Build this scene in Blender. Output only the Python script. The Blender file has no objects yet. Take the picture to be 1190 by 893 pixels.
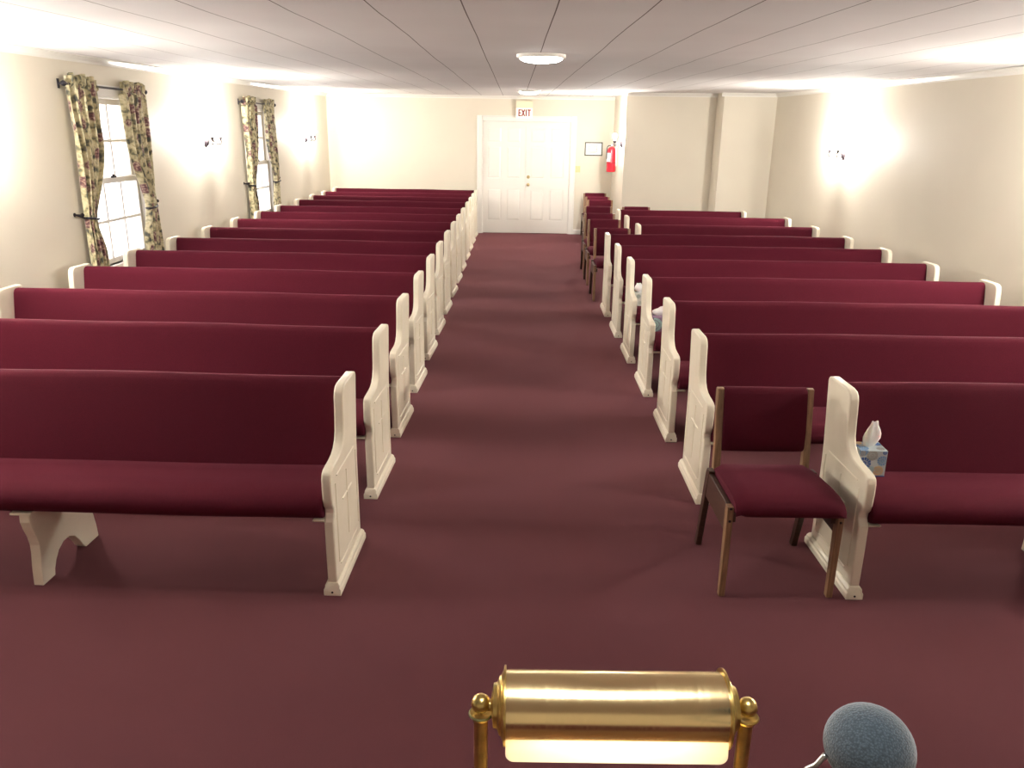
import bpy, bmesh, math, random
from mathutils import Vector, Matrix, noise
random.seed(7)
SC = bpy.context.scene
COL = SC.collection
PI = math.pi
R = math.radians

# ------------------------------------------------------------------ camera, exposure, world
CAM_H = 1.84
F_PX = 930.0
PITCH, YAW, ROLL = R(17.442), R(-0.039), R(0.806)
def cam_ray(a, b):
    x = math.cos(ROLL)*a + math.sin(ROLL)*b
    y = -math.sin(ROLL)*a + math.cos(ROLL)*b
    up = -y
    Y = math.cos(PITCH) + up*math.sin(PITCH)
    Z = -math.sin(PITCH) + up*math.cos(PITCH)
    c, s = math.cos(YAW), math.sin(YAW)
    return Vector((c*x - s*Y, s*x + c*Y, Z))
cd = bpy.data.cameras.new('camera'); cam = bpy.data.objects.new('camera', cd); COL.objects.link(cam)
fwd = cam_ray(0, 0).normalized(); right = (cam_ray(1, 0) - cam_ray(0, 0)).normalized(); up = right.cross(fwd)
mw = Matrix((right, up, -fwd)).transposed().to_4x4(); mw.translation = Vector((0, 0, CAM_H))
cam.matrix_world = mw
cd.sensor_fit = 'HORIZONTAL'; cd.sensor_width = 36; cd.lens = 36*F_PX/1190
cd.clip_start = 0.02; cd.clip_end = 200
SC.camera = cam
SC.view_settings.view_transform = 'Standard'; SC.view_settings.look = 'None'
SC.view_settings.gamma = 1; SC.view_settings.use_curve_mapping = False
SC.view_settings.exposure = 0.75

world = bpy.data.worlds.new('daylight'); SC.world = world; world.use_nodes = True
world.node_tree.nodes['Background'].inputs[0].default_value = (1.0, 0.95, 0.97, 1)
world.node_tree.nodes['Background'].inputs[1].default_value = 2.4

BULB_STRENGTH = 2250.0          # sconce candle bulbs
DISC_STRENGTH = 24.0           # flush ceiling lights
BULB_COLOR = (1.0, 0.965, 0.90, 1)
DISC_COLOR = (1.0, 0.98, 0.94, 1)

# ------------------------------------------------------------------ material helpers
def new_mat(name, color=(.5,.5,.5), rough=.5, metal=0, spec=.5, sheen=0, coat=0):
    m = bpy.data.materials.new(name); m.use_nodes = True
    b = m.node_tree.nodes['Principled BSDF']
    b.inputs['Base Color'].default_value = (*color, 1)
    b.inputs['Roughness'].default_value = rough
    b.inputs['Metallic'].default_value = metal
    b.inputs['Specular IOR Level'].default_value = spec
    if sheen: b.inputs['Sheen Weight'].default_value = sheen
    if coat: b.inputs['Coat Weight'].default_value = coat
    return m
def nd(m, kind, **kw):
    n = m.node_tree.nodes.new(kind)
    for k, v in kw.items():
        if k in n.inputs: n.inputs[k].default_value = v
        else: setattr(n, k, v)
    return n
def ln(m, a, b): m.node_tree.links.new(a, b)
def bsdf(m): return m.node_tree.nodes['Principled BSDF']
def ramp(m, fac, stops, interp='LINEAR'):
    r = m.node_tree.nodes.new('ShaderNodeValToRGB'); r.color_ramp.interpolation = interp
    e = r.color_ramp.elements
    while len(e) < len(stops): e.new(0.5)
    for i, (p, c) in enumerate(stops):
        e[i].position = p; e[i].color = (*c, 1)
    ln(m, fac, r.inputs[0]); return r
def coords(m, out='Object', scale=(1,1,1)):
    tc = nd(m, 'ShaderNodeTexCoord'); mp = nd(m, 'ShaderNodeMapping'); mp.inputs['Scale'].default_value = scale
    ln(m, tc.outputs[out], mp.inputs[0]); return mp.outputs[0]
def noise_tex(m, vec, scale, detail=2, rough=.5):
    n = nd(m, 'ShaderNodeTexNoise'); n.inputs['Scale'].default_value = scale
    n.inputs['Detail'].default_value = detail; n.inputs['Roughness'].default_value = rough
    ln(m, vec, n.inputs['Vector']); return n
def bump(m, h, strength=.2, dist=.01):
    b = nd(m, 'ShaderNodeBump'); b.inputs['Strength'].default_value = strength; b.inputs['Distance'].default_value = dist
    ln(m, h, b.inputs['Height']); ln(m, b.outputs[0], bsdf(m).inputs['Normal'])

# painted plaster walls
M = {}
m = M['wall'] = new_mat('cream wall paint', (.66,.58,.44), .6, spec=.3)
v = coords(m); n = noise_tex(m, v, 1.3, 3)
r = ramp(m, n.outputs['Fac'], [(.3,(.70,.64,.53)),(.7,(.73,.67,.555))]); ln(m, r.outputs[0], bsdf(m).inputs['Base Color'])
n2 = noise_tex(m, v, 180, 2); bump(m, n2.outputs['Fac'], .08, .002)
# ceiling boards with thin dark seams running the length of the room
m = M['ceiling'] = new_mat('white ceiling boards', (.60,.56,.53), .8, spec=.12)
tc = nd(m, 'ShaderNodeTexCoord'); sp = nd(m, 'ShaderNodeSeparateXYZ'); ln(m, tc.outputs['Object'], sp.inputs[0])
def math_n(op, a, b=None, clamp=False):
    q = nd(m, 'ShaderNodeMath', operation=op, use_clamp=clamp)
    for i, x in enumerate((a, b)):
        if x is None: continue
        if isinstance(x, (int, float)): q.inputs[i].default_value = x
        else: ln(m, x, q.inputs[i])
    return q.outputs[0]
f1 = math_n('FRACT', math_n('DIVIDE', math_n('ADD', sp.outputs['X'], 39*.392-.168+.196), .392))
d1 = math_n('ABSOLUTE', math_n('SUBTRACT', f1, .5))
seam = math_n('LESS_THAN', d1, .0075)
mx = nd(m, 'ShaderNodeMix', data_type='RGBA'); ln(m, seam, mx.inputs['Factor'])
nn = noise_tex(m, tc.outputs['Object'], 1.1, 2)
rr = ramp(m, nn.outputs['Fac'], [(.3,(.76,.73,.72)),(.7,(.80,.775,.765))])
ln(m, rr.outputs[0], mx.inputs['A']); mx.inputs['B'].default_value = (.19,.165,.15,1)
ln(m, mx.outputs['Result'], bsdf(m).inputs['Base Color'])
# carpet
m = M['carpet'] = new_mat('burgundy carpet', (.1,.03,.04), .95, spec=.1, sheen=.25)
v = coords(m); a = noise_tex(m, v, 420, 3, .7); b_ = noise_tex(m, v, .9, 3)
r1 = ramp(m, a.outputs['Fac'], [(.3,(.062,.0170,.0220)),(.72,(.134,.0425,.049))])
r2 = ramp(m, b_.outputs['Fac'], [(.35,(.90,.90,.93)),(.7,(1.0,.98,.96))])
mm = nd(m, 'ShaderNodeMix', data_type='RGBA', blend_type='MULTIPLY'); mm.inputs['Factor'].default_value = 1
ln(m, r1.outputs[0], mm.inputs['A']); ln(m, r2.outputs[0], mm.inputs['B']); ln(m, mm.outputs['Result'], bsdf(m).inputs['Base Color'])
bsdf(m).inputs['Sheen Tint'].default_value = (.9,.4,.45,1)
bump(m, a.outputs['Fac'], .5, .006)
# pew upholstery
m = M['fabric'] = new_mat('wine upholstery', (.2,.015,.04), .85, spec=.12, sheen=.13)
v = coords(m); a = noise_tex(m, v, 520, 2, .6)
w = nd(m, 'ShaderNodeTexWave', wave_type='BANDS', bands_direction='DIAGONAL'); w.inputs['Scale'].default_value = 170; w.inputs['Distortion'].default_value = 1.5; ln(m, v, w.inputs['Vector'])
r1 = ramp(m, a.outputs['Fac'], [(.25,(.052,.0045,.0112)),(.75,(.096,.0078,.0200))])
ln(m, r1.outputs[0], bsdf(m).inputs['Base Color'])
bsdf(m).inputs['Sheen Tint'].default_value = (.95,.28,.42,1); bsdf(m).inputs['Sheen Roughness'].default_value = .35
bump(m, w.outputs['Fac'], .15, .002)
# cream enamel on the pew ends
m = M['enamel'] = new_mat('cream enamel', (.72,.64,.49), .32, spec=.5)
v = coords(m); a = noise_tex(m, v, 9, 4, .6)
r1 = ramp(m, a.outputs['Fac'], [(.25,(.82,.745,.585)),(.6,(.87,.795,.635))]); ln(m, r1.outputs[0], bsdf(m).inputs['Base Color'])
M['white_paint'] = new_mat('white trim paint', (.80,.77,.71), .35)
m = M['door_paint'] = new_mat('white door paint', (.82,.79,.73), .3)
M['seam_dark'] = new_mat('dark screw', (.03,.025,.02), .4, metal=.6)
# chair wood
m = M['wood'] = new_mat('oak frame', (.2,.11,.05), .42, coat=.2)
v = coords(m, scale=(14,14,1.2)); a = noise_tex(m, v, 6, 4, .6)
r1 = ramp(m, a.outputs['Fac'], [(.3,(.17,.095,.048)),(.7,(.34,.20,.105))]); ln(m, r1.outputs[0], bsdf(m).inputs['Base Color'])
m = M['dark_wood'] = new_mat('dark stained side board', (.05,.025,.015), .4, coat=.2)
v = coords(m, scale=(2,14,14)); a = noise_tex(m, v, 6, 4, .6)
r1 = ramp(m, a.outputs['Fac'], [(.3,(.030,.014,.009)),(.7,(.075,.036,.02))]); ln(m, r1.outputs[0], bsdf(m).inputs['Base Color'])
m = M['lectern_wood'] = new_mat('lectern walnut', (.16,.08,.04), .4)
v = coords(m, scale=(10,10,1)); a = noise_tex(m, v, 4, 4, .6)
r1 = ramp(m, a.outputs['Fac'], [(.3,(.10,.05,.025)),(.7,(.20,.10,.05))]); ln(m, r1.outputs[0], bsdf(m).inputs['Base Color'])
# metals
m = M['brass'] = new_mat('polished brass', (.98,.78,.42), .17, metal=1)
bsdf(m).inputs['Anisotropic'].default_value = .4
v = coords(m, scale=(400,6,6)); a = noise_tex(m, v, 1.5, 3)
r1 = ramp(m, a.outputs['Fac'], [(.3,(.17,)*3),(.7,(.27,)*3)]); ln(m, r1.outputs[0], bsdf(m).inputs['Roughness'])
m = M['old_brass'] = new_mat('tarnished brass', (.55,.38,.13), .3, metal=1)
v = coords(m); a = noise_tex(m, v, 60, 4)
r1 = ramp(m, a.outputs['Fac'], [(.3,(.55,.40,.14)),(.62,(.75,.56,.20)),(.75,(.50,.50,.24))]); ln(m, r1.outputs[0], bsdf(m).inputs['Base Color'])
m = M['verdigris'] = new_mat('brass with green patina', (.42,.45,.22), .35, metal=.9)
M['bronze'] = new_mat('dark bronze', (.012,.008,.010), .5, spec=.2)
M['iron'] = new_mat('black iron rod', (.03,.027,.035), .4, metal=.5)
M['porcelain'] = new_mat('pale sconce arm', (.75,.70,.62), .25)
M['steel'] = new_mat('brushed steel', (.6,.6,.58), .3, metal=1)
M['brass_small'] = new_mat('door brass', (.60,.47,.24), .3, metal=1)
M['black'] = new_mat('black rubber', (.02,.02,.02), .5)
m = M['flap'] = new_mat('cream translucent lip', (.92,.90,.82), .3)
tl = nd(m, 'ShaderNodeBsdfTranslucent'); tl.inputs[0].default_value = (.95,.93,.86,1); mxs = nd(m, 'ShaderNodeMixShader'); mxs.inputs[0].default_value = .55
ln(m, bsdf(m).outputs[0], mxs.inputs[1]); ln(m, tl.outputs[0], mxs.inputs[2]); ln(m, mxs.outputs[0], m.node_tree.nodes['Material Output'].inputs[0])
# curtain print
m = M['curtain'] = new_mat('floral curtain cloth', (.5,.42,.25), .55, spec=.4, sheen=.3)
v = coords(m, 'UV', (1,1,1))
wn = noise_tex(m, v, 5, 2); va = nd(m, 'ShaderNodeVectorMath', operation='MULTIPLY_ADD'); ln(m, wn.outputs['Color'], va.inputs[0]); va.inputs[1].default_value = (.06,.06,.06); ln(m, v, va.inputs[2])
vo = nd(m, 'ShaderNodeTexVoronoi'); vo.inputs['Scale'].default_value = 8.5; ln(m, va.outputs[0], vo.inputs['Vector'])
fl = ramp(m, vo.outputs['Distance'], [(0,(1,1,1)),(.36,(1,1,1)),(.44,(0,0,0))])
pick = nd(m, 'ShaderNodeSeparateColor'); ln(m, vo.outputs['Color'], pick.inputs[0])
pr = ramp(m, pick.outputs[0], [(0,(1,1,1)),(.60,(1,1,1)),(.62,(0,0,0))], 'CONSTANT')
flm = nd(m, 'ShaderNodeMath', operation='MULTIPLY'); ln(m, fl.outputs[0], flm.inputs[0]); ln(m, pr.outputs[0], flm.inputs[1])
petn = noise_tex(m, v, 45, 2)
petal = ramp(m, petn.outputs['Fac'], [(.38,(.085,.030,.035)),(.5,(.20,.085,.080)),(.64,(.46,.34,.25))])
lfn = noise_tex(m, v, 17, 2, .5)
leaf = ramp(m, lfn.outputs['Fac'], [(.34,(.06,.06,.045)),(.42,(.22,.20,.11)),(.49,(.50,.43,.24)),(.60,(.66,.59,.37)),(.70,(.36,.33,.20))])
cm = nd(m, 'ShaderNodeMix', data_type='RGBA'); ln(m, flm.outputs[0], cm.inputs['Factor']); ln(m, leaf.outputs[0], cm.inputs['A']); ln(m, petal.outputs[0], cm.inputs['B'])
ln(m, cm.outputs['Result'], bsdf(m).inputs['Base Color'])
# glass
m = M['glass'] = new_mat('window glass', (1,1,1), .02)
nt = m.node_tree; tr = nd(m, 'ShaderNodeBsdfTransparent'); gl = nd(m, 'ShaderNodeBsdfGlossy'); gl.inputs['Roughness'].default_value = .02
ms = nd(m, 'ShaderNodeMixShader'); ms.inputs[0].default_value = .06
ln(m, tr.outputs[0], ms.inputs[1]); ln(m, gl.outputs[0], ms.inputs[2]); ln(m, ms.outputs[0], nt.nodes['Material Output'].inputs[0])
def emis(name, col, s):
    m = new_mat(name, col[:3], .4); b = bsdf(m)
    b.inputs['Emission Color'].default_value = col; b.inputs['Emission Strength'].default_value = s; return m
M['bulb'] = emis('lit candle bulb', BULB_COLOR, BULB_STRENGTH)
M['disc'] = emis('lit diffuser', DISC_COLOR, DISC_STRENGTH)
M['tube'] = emis('lit lamp tube', (1,.975,.91,1), 27.0)
M['red'] = new_mat('red extinguisher enamel', (.62,.012,.025), .3, coat=.3)
M['paper'] = new_mat('paper label', (.85,.83,.80), .6)
M['almond'] = new_mat('almond plastic', (.70,.60,.30), .4)
M['sign_box'] = new_mat('cream sign housing', (.80,.72,.52), .4)
M['sign_face'] = emis('lit sign face', (1,.93,.80,1), .12)
M['sign_red'] = new_mat('red lettering', (.20,.003,.004), .6)
M['green_frame'] = new_mat('dark olive frame', (.045,.05,.025), .4)
M['ink'] = new_mat('faint brown print', (.34,.26,.20), .7)
m = M['tissue'] = new_mat('white tissue', (.82,.78,.76), .8)
bsdf(m).inputs['Subsurface Weight'].default_value = .15
# mic foam
m = M['foam'] = new_mat('grey blue microphone foam', (.12,.17,.21), .9, sheen=.4)
v = coords(m); vv = nd(m, 'ShaderNodeTexVoronoi'); vv.inputs['Scale'].default_value = 620; ln(m, v, vv.inputs['Vector'])
r1 = ramp(m, vv.outputs['Distance'], [(.1,(.075,.108,.135)),(.7,(.032,.048,.062))]); ln(m, r1.outputs[0], bsdf(m).inputs['Base Color'])
bump(m, vv.outputs['Distance'], .5, .001)
# tissue boxes
def box_mat(name, base, spots, scale, seed):
    m = new_mat(name, base, .5)
    v = coords(m); mp = nd(m, 'ShaderNodeMapping'); mp.inputs['Location'].default_value = (seed, seed*.7, seed*.3); ln(m, v, mp.inputs[0])
    vo = nd(m, 'ShaderNodeTexVoronoi'); vo.inputs['Scale'].default_value = scale; ln(m, mp.outputs[0], vo.inputs['Vector'])
    sc = nd(m, 'ShaderNodeSeparateColor'); ln(m, vo.outputs['Color'], sc.inputs[0])
    pc = ramp(m, sc.outputs[0], spots, 'CONSTANT')
    pt = noise_tex(m, v, 260, 2); st = ramp(m, pt.outputs['Fac'], [(.42,(1,1,1)),(.6,(.35,.35,.35))])
    msk = ramp(m, vo.outputs['Distance'], [(.30,(1,1,1)),(.40,(0,0,0))])
    mu = nd(m, 'ShaderNodeMath', operation='MULTIPLY'); ln(m, st.outputs[0], mu.inputs[0]); ln(m, msk.outputs[0], mu.inputs[1])
    cm = nd(m, 'ShaderNodeMix', data_type='RGBA'); ln(m, mu.outputs[0], cm.inputs['Factor']); cm.inputs['A'].default_value = (*base, 1)
    ln(m, pc.outputs[0], cm.inputs['B']); ln(m, cm.outputs['Result'], bsdf(m).inputs['Base Color']); return m
M['box_blue'] = box_mat('blue floral carton', (.52,.58,.60), [(0,(.05,.14,.42)),(.35,(.12,.28,.55)),(.6,(.68,.47,.26)),(.8,(.33,.33,.31))], 17, 1.3)
M['box_white'] = box_mat('white floral carton', (.70,.70,.65), [(0,(.40,.45,.40)),(.5,(.62,.60,.55)),(.8,(.30,.38,.33))], 20, 3.1)
m = M['box_purple'] = new_mat('muted purple carton', (.25,.155,.24), .5)
M['teal'] = new_mat('teal print', (.42,.68,.64), .5)

# ------------------------------------------------------------------ mesh helpers
def bm_obj(name, bm, mat, parent=None, smooth=False, bevel=0, seg=2, loc=None, angle=35):
    me = bpy.data.meshes.new(name)
    bmesh.ops.recalc_face_normals(bm, faces=bm.faces)
    bm.to_mesh(me); bm.free()
    mats = mat if isinstance(mat, (list, tuple)) else [mat]
    for q in mats: me.materials.append(q)
    o = bpy.data.objects.new(name, me); COL.objects.link(o)
    if parent is not None: o.parent = parent
    if loc: o.location = loc
    if smooth:
        for p in me.polygons: p.use_smooth = True
        if smooth == 'auto': me.set_sharp_from_angle(angle=R(angle))
    if bevel:
        b = o.modifiers.new('bevel', 'BEVEL'); b.width = bevel; b.segments = seg; b.limit_method = 'ANGLE'; b.angle_limit = R(40)
        b.harden_normals = False
    return o
def box(bm, x0, x1, y0, y1, z0, z1, mi=0):
    vs = [bm.verts.new((x, y, z)) for z in (z0, z1) for y in (y0, y1) for x in (x0, x1)]
    for f in ((0,2,3,1),(4,5,7,6),(0,1,5,4),(2,6,7,3),(0,4,6,2),(1,3,7,5)):
        bm.faces.new([vs[i] for i in f]).material_index = mi
    return vs
def prism(bm, prof, x0, x1, axis='x', mi=0):
    """extrude a closed profile; axis x: profile is (y,z); axis y: (x,z); axis z: (x,y)"""
    def P(a, b, t):
        return {'x': (t, a, b), 'y': (a, t, b), 'z': (a, b, t)}[axis]
    A = [bm.verts.new(P(a, b, x0)) for a, b in prof]; B = [bm.verts.new(P(a, b, x1)) for a, b in prof]
    n = len(prof)
    for i in range(n):
        bm.faces.new((A[i], A[(i+1) % n], B[(i+1) % n], B[i])).material_index = mi
    bm.faces.new(A).material_index = mi; bm.faces.new(B[::-1]).material_index = mi
def lathe(bm, prof, center=(0,0,0), axis='z', n=24, mi=0, cap=True):
    """prof: list of (r, t)"""
    rings = []
    cx, cy, cz = center
    def P(c, s, t):
        return {'z': (cx+c, cy+s, cz+t), 'x': (cx+t, cy+c, cz+s), 'y': (cx+c, cy+t, cz+s)}[axis]
    for r, t in prof:
        if r < 1e-6: rings.append([bm.verts.new(P(0, 0, t))])
        else: rings.append([bm.verts.new(P(r*math.cos(2*PI*k/n), r*math.sin(2*PI*k/n), t)) for k in range(n)])
    for A, B in zip(rings, rings[1:]):
        if len(A) == 1 and len(B) == 1: continue
        for k in range(n):
            k2 = (k+1) % n
            if len(A) == 1: f = (A[0], B[k], B[k2])
            elif len(B) == 1: f = (A[k], A[k2], B[0])
            else: f = (A[k], A[k2], B[k2], B[k])
            bm.faces.new(f).material_index = mi
    if cap:
        for g in (rings[0], rings[-1]):
            if len(g) > 2: bm.faces.new(g).material_index = mi
def tube(bm, pts, rad, n=8, mi=0):
    pts = [Vector(p) for p in pts]; rings = []
    rads = rad if isinstance(rad, (list, tuple)) else [rad]*len(pts)
    for i, p in enumerate(pts):
        t = (pts[min(i+1, len(pts)-1)] - pts[max(i-1, 0)]).normalized()
        u = t.cross(Vector((0,0,1)) if abs(t.z) < .95 else Vector((1,0,0))).normalized(); w = t.cross(u)
        if i and rings:  # keep frames aligned
            pu = prev - t*prev.dot(t)
            if pu.length > 1e-5: u = pu.normalized(); w = t.cross(u)
        prev = u
        rings.append([bm.verts.new(p + (u*math.cos(2*PI*k/n) + w*math.sin(2*PI*k/n))*rads[i]) for k in range(n)])
    for A, B in zip(rings, rings[1:]):
        for k in range(n): bm.faces.new((A[k], A[(k+1) % n], B[(k+1) % n], B[k])).material_index = mi
    bm.faces.new(rings[0][::-1]).material_index = mi; bm.faces.new(rings[-1]).material_index = mi
def bez(pts, n=8):
    """Catmull-Rom through pts"""
    P = [Vector(p) for p in pts]; P = [2*P[0]-P[1]] + P + [2*P[-1]-P[-2]]; out = []
    for i in range(1, len(P)-2):
        for k in range(n):
            t = k/n; a, b, c, d = P[i-1], P[i], P[i+1], P[i+2]
            out.append(.5*((2*b) + (c-a)*t + (2*a-5*b+4*c-d)*t*t + (3*b-a-3*c+d)*t**3))
    out.append(P[-2]); return out
def B(): return bmesh.new()
def thing(name, label, cat, loc=(0,0,0), rz=0, group=None):
    o = bpy.data.objects.new(name, None); COL.objects.link(o); o.empty_display_size = .1
    o.location = loc; o.rotation_euler = (0, 0, rz)
    o['label'] = label; o['category'] = cat
    if group: o['group'] = group
    return o
def tag(o, label, cat, group=None):
    o['label'] = label; o['category'] = cat
    if group: o['group'] = group
    return o
def struct(o, label=None):
    o['kind'] = 'structure'
    if label: o['label'] = label
    return o
def copy_tree(o, parent=None):
    c = o.copy(); COL.objects.link(c)
    if parent is not None: c.parent = parent
    for ch in list(o.children): copy_tree(ch, c)
    return c

# ------------------------------------------------------------------ room shell
XL, XR = -3.46, 3.90
YB = 15.49           # wall with the double doors
YBR = 13.10          # nearer back wall on the right
YF = -2.6
def ceil_z(y): return 2.300 + 0.0118*max(y, -2.6) if y < 15.6 else 2.484
WT = .16
def wall_y_run(name, pts_y, x0, x1, holes=()):
    """wall standing along Y between x0 and x1, holes = (y0, y1, z0, z1)"""
    bm = B(); ys = sorted(set(list(pts_y) + [h[0] for h in holes] + [h[1] for h in holes]))
    for a, b in zip(ys, ys[1:]):
        h = [q for q in holes if q[0] <= a + 1e-6 and q[1] >= b - 1e-6]
        za, zb = ceil_z(a)+.05, ceil_z(b)+.05
        if h:
            box(bm, x0, x1, a, b, -.02, h[0][2]); s = box(bm, x0, x1, a, b, h[0][3], za)
        else:
            s = box(bm, x0, x1, a, b, -.02, za)
        for v_ in s[4:]:
            v_.co.z = za if abs(v_.co.y - a) < 1e-6 else zb
    return struct(bm_obj(name, bm, M['wall']))
WINS = [(6.66, 7.70), (10.78, 11.82)]      # window openings along the left wall
WZ0, WZ1 = .70, 2.09
wall_y_run('wall_left', (YF-.16, 2, YB+.16), XL-WT, XL, [(a, b, WZ0, WZ1) for a, b in WINS])
wall_y_run('wall_right', (YF-.16, 4, YBR+.16), XR, XR+WT)
def wall_x_run(name, x0, x1, y0, y1, holes=()):
    bm = B(); xs = sorted(set([x0, x1] + [h[0] for h in holes] + [h[1] for h in holes])); zt = ceil_z((y0+y1)/2)+.05
    for a, b in zip(xs, xs[1:]):
        h = [q for q in holes if q[0] <= a+1e-6 and q[1] >= b-1e-6]
        if h:
            box(bm, a, b, y0, y1, h[0][3], zt)
        else: box(bm, a, b, y0, y1, -.02, zt)
    return struct(bm_obj(name, bm, M['wall']))
wall_x_run('wall_back', XL-.01, 1.98, YB, YB+WT, [(-.60, 1.03, 0, 2.035)])
wall_x_run('wall_front', XL-.01, XR+.01, YF-WT, YF)
# right part of the back wall comes forward, with the corridor side wall and a corner column
bm = B(); zt = ceil_z(YBR)+.06
prism(bm, [(1.72, YBR), (XR, YBR), (XR, YBR+WT), (1.88, YBR+WT), (1.98, YB), (1.82, YB)], -.02, zt+.03, 'z')
struct(bm_obj('wall_back_right', bm, M['wall']), 'cream wall stepping forward on the right with its lit side facing the doors')
bm = B(); box(bm, 3.11, XR, 12.65, YBR, -.02, ceil_z(12.9)+.04)
struct(bm_obj('wall_column', bm, M['wall']), 'square cream column boxed into the right back corner')
bm = B(); box(bm, XL-.2, XR+.2, YF-.2, YB+.2, -.12, 0)
struct(bm_obj('floor', bm, M['carpet']), 'burgundy wall to wall carpet')
# ceiling: one gently uneven sheet, with thickness
bm = B(); nx, ny = 75, 150; g = []
x0, x1, y0, y1 = XL-.18, XR+.18, YF-.18, YB+.18
for j in range(ny+1):
    row = []
    for i in range(nx+1):
        x = x0+(x1-x0)*i/nx; y = y0+(y1-y0)*j/ny
        z = ceil_z(y) + .006*noise.noise(Vector((x*.35, y*.8, 1.7))) + .0035*noise.noise(Vector((x*1.0, y*1.9, 6.2)))
        row.append(bm.verts.new((x, y, z)))
    g.append(row)
for j in range(ny):
    for i in range(nx): bm.faces.new((g[j][i], g[j+1][i], g[j+1][i+1], g[j][i+1]))
top = [bm.verts.new((x, y, ceil_z(y)+.12)) for x, y in ((x0,y0),(x1,y0),(x1,y1),(x0,y1))]
bm.faces.new(top)
e = [g[0], [r_[-1] for r_ in g], g[-1][::-1], [r_[0] for r_ in g][::-1]]
for k in range(4): bm.faces.new(e[k] + [top[(k+1) % 4], top[k]])
c_ = struct(bm_obj('ceiling', bm, M['ceiling'], smooth='auto', angle=30), 'white board ceiling with thin seams running to the doors')

# platform behind the camera frame, where the lectern stands
bm = B(); box(bm, XL, XR, YF, 1.0, 0, .18)
struct(bm_obj('floor_platform', bm, M['carpet'], bevel=.01))

# crown moulding and baseboards
CR = [(0,0),(0,-.055),(.008,-.055),(.012,-.04),(.035,-.015),(.045,-.01),(.045,0)]
def crown_y(name, x, sgn, ya, yb):
    bm = B(); A = [bm.verts.new((x+sgn*a, ya, ceil_z(ya)+b)) for a, b in CR]; Bv = [bm.verts.new((x+sgn*a, yb, ceil_z(yb)+b)) for a, b in CR]
    n_ = len(CR)
    for i in range(n_): bm.faces.new((A[i], A[(i+1) % n_], Bv[(i+1) % n_], Bv[i]))
    bm.faces.new(A); bm.faces.new(Bv); return struct(bm_obj(name, bm, M['white_paint']))
def crown_x(name, y, sgn, xa, xb, zoff=0):
    bm = B(); prism(bm, [(y+sgn*a, ceil_z(y)+b) for a, b in CR], xa, xb, 'x'); return struct(bm_obj(name, bm, M['white_paint']))
crown_y('trim_1', XL, 1, YF, YB); crown_y('trim_2', XR, -1, YF, 12.65)
crown_x('trim_3', YB, -1, XL, 1.82); crown_x('trim_4', YBR, -1, 1.72, 3.11); crown_x('trim_5', 12.65, -1, 3.07, XR)
BBP = [(0,0),(.014,0),(.014,.075),(.008,.088),(0,.09)]
def base_x(name, y, sgn, xa, xb):
    bm = B(); prism(bm, [(y+sgn*a, b) for a, b in BBP], xa, xb, 'x'); struct(bm_obj(name, bm, M['white_paint']))
def base_y(name, x, sgn, ya, yb):
    bm = B(); prism(bm, [(x+sgn*a, b) for a, b in BBP], ya, yb, 'y'); struct(bm_obj(name, bm, M['white_paint']))
base_x('baseboard_back', YB, -1, XL, -.71); base_x('baseboard_doorside', YB, -1, 1.12, 1.82)
base_x('baseboard_back_right', YBR, -1, 1.72, 3.11)
base_y('baseboard_left', XL, 1, 1.0, YB); base_y('baseboard_right', XR, -1, 1.0, 12.65)

# ------------------------------------------------------------------ windows in the left wall
for k, (ya, yb) in enumerate(WINS):
    bm = B()
    cw = .085
    for (a, b, c, d) in ((ya-cw, ya, WZ0-.02, WZ1+cw), (yb, yb+cw, WZ0-.02, WZ1+cw), (ya, yb, WZ1, WZ1+cw), (ya, yb, WZ0-.10, WZ0-.03)):
        box(bm, XL-.002, XL+.018, a, b, c, d)
    for (a, b, c, d) in ((ya, ya+.02, WZ0, WZ1), (yb-.02, yb, WZ0, WZ1), (ya, yb, WZ1-.02, WZ1)):
        box(bm, XL-WT, XL-.002, a, b, c, d)
    w_ = struct(bm_obj('window_%d' % (k+1), bm, M['white_paint'], bevel=.003), 'tall white double-hung window in the left wall')
    bm = B(); box(bm, XL-WT, XL+.03, ya-cw-.02, yb+cw+.02, WZ0-.03, WZ0)
    bm_obj('window_sill', bm, M['white_paint'], w_, bevel=.004)
    zm = 1.40
    for nm, za, zb, xo in (('upper_sash', zm-.02, WZ1-.02, XL-.10), ('lower_sash', WZ0, zm+.02, XL-.06)):
        bm = B(); a, b = ya+.02, yb-.02; st = .045
        box(bm, xo-.017, xo+.017, a, a+st, za, zb); box(bm, xo-.017, xo+.017, b-st, b, za, zb)
        box(bm, xo-.017, xo+.017, a+st, b-st, za, za+st); box(bm, xo-.017, xo+.017, a+st, b-st, zb-st, zb)
        for q in (1, 2):
            yy = a+st+(b-a-2*st)*q/3; box(bm, xo-.012, xo+.012, yy-.011, yy+.011, za+st, zb-st)
        zz = (za+zb)/2; box(bm, xo-.011, xo+.011, a+st, b-st, zz-.011, zz+.011)
        s_ = bm_obj(nm, bm, M['white_paint'], w_)
        bm = B(); box(bm, xo-.002, xo+.002, a+st, b-st, za+st, zb-st)
        bm_obj('glass_pane', bm, M['glass'], s_)
    bm = B(); box(bm, XL-.04, XL-.02, (ya+yb)/2-.03, (ya+yb)/2+.03, zm+.02, zm+.035); lathe(bm, [(.012,0),(.012,.012),(0,.014)], (XL-.03, (ya+yb)/2, zm+.035), n=12)
    bm_obj('sash_lock', bm, M['bronze'], w_)

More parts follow.
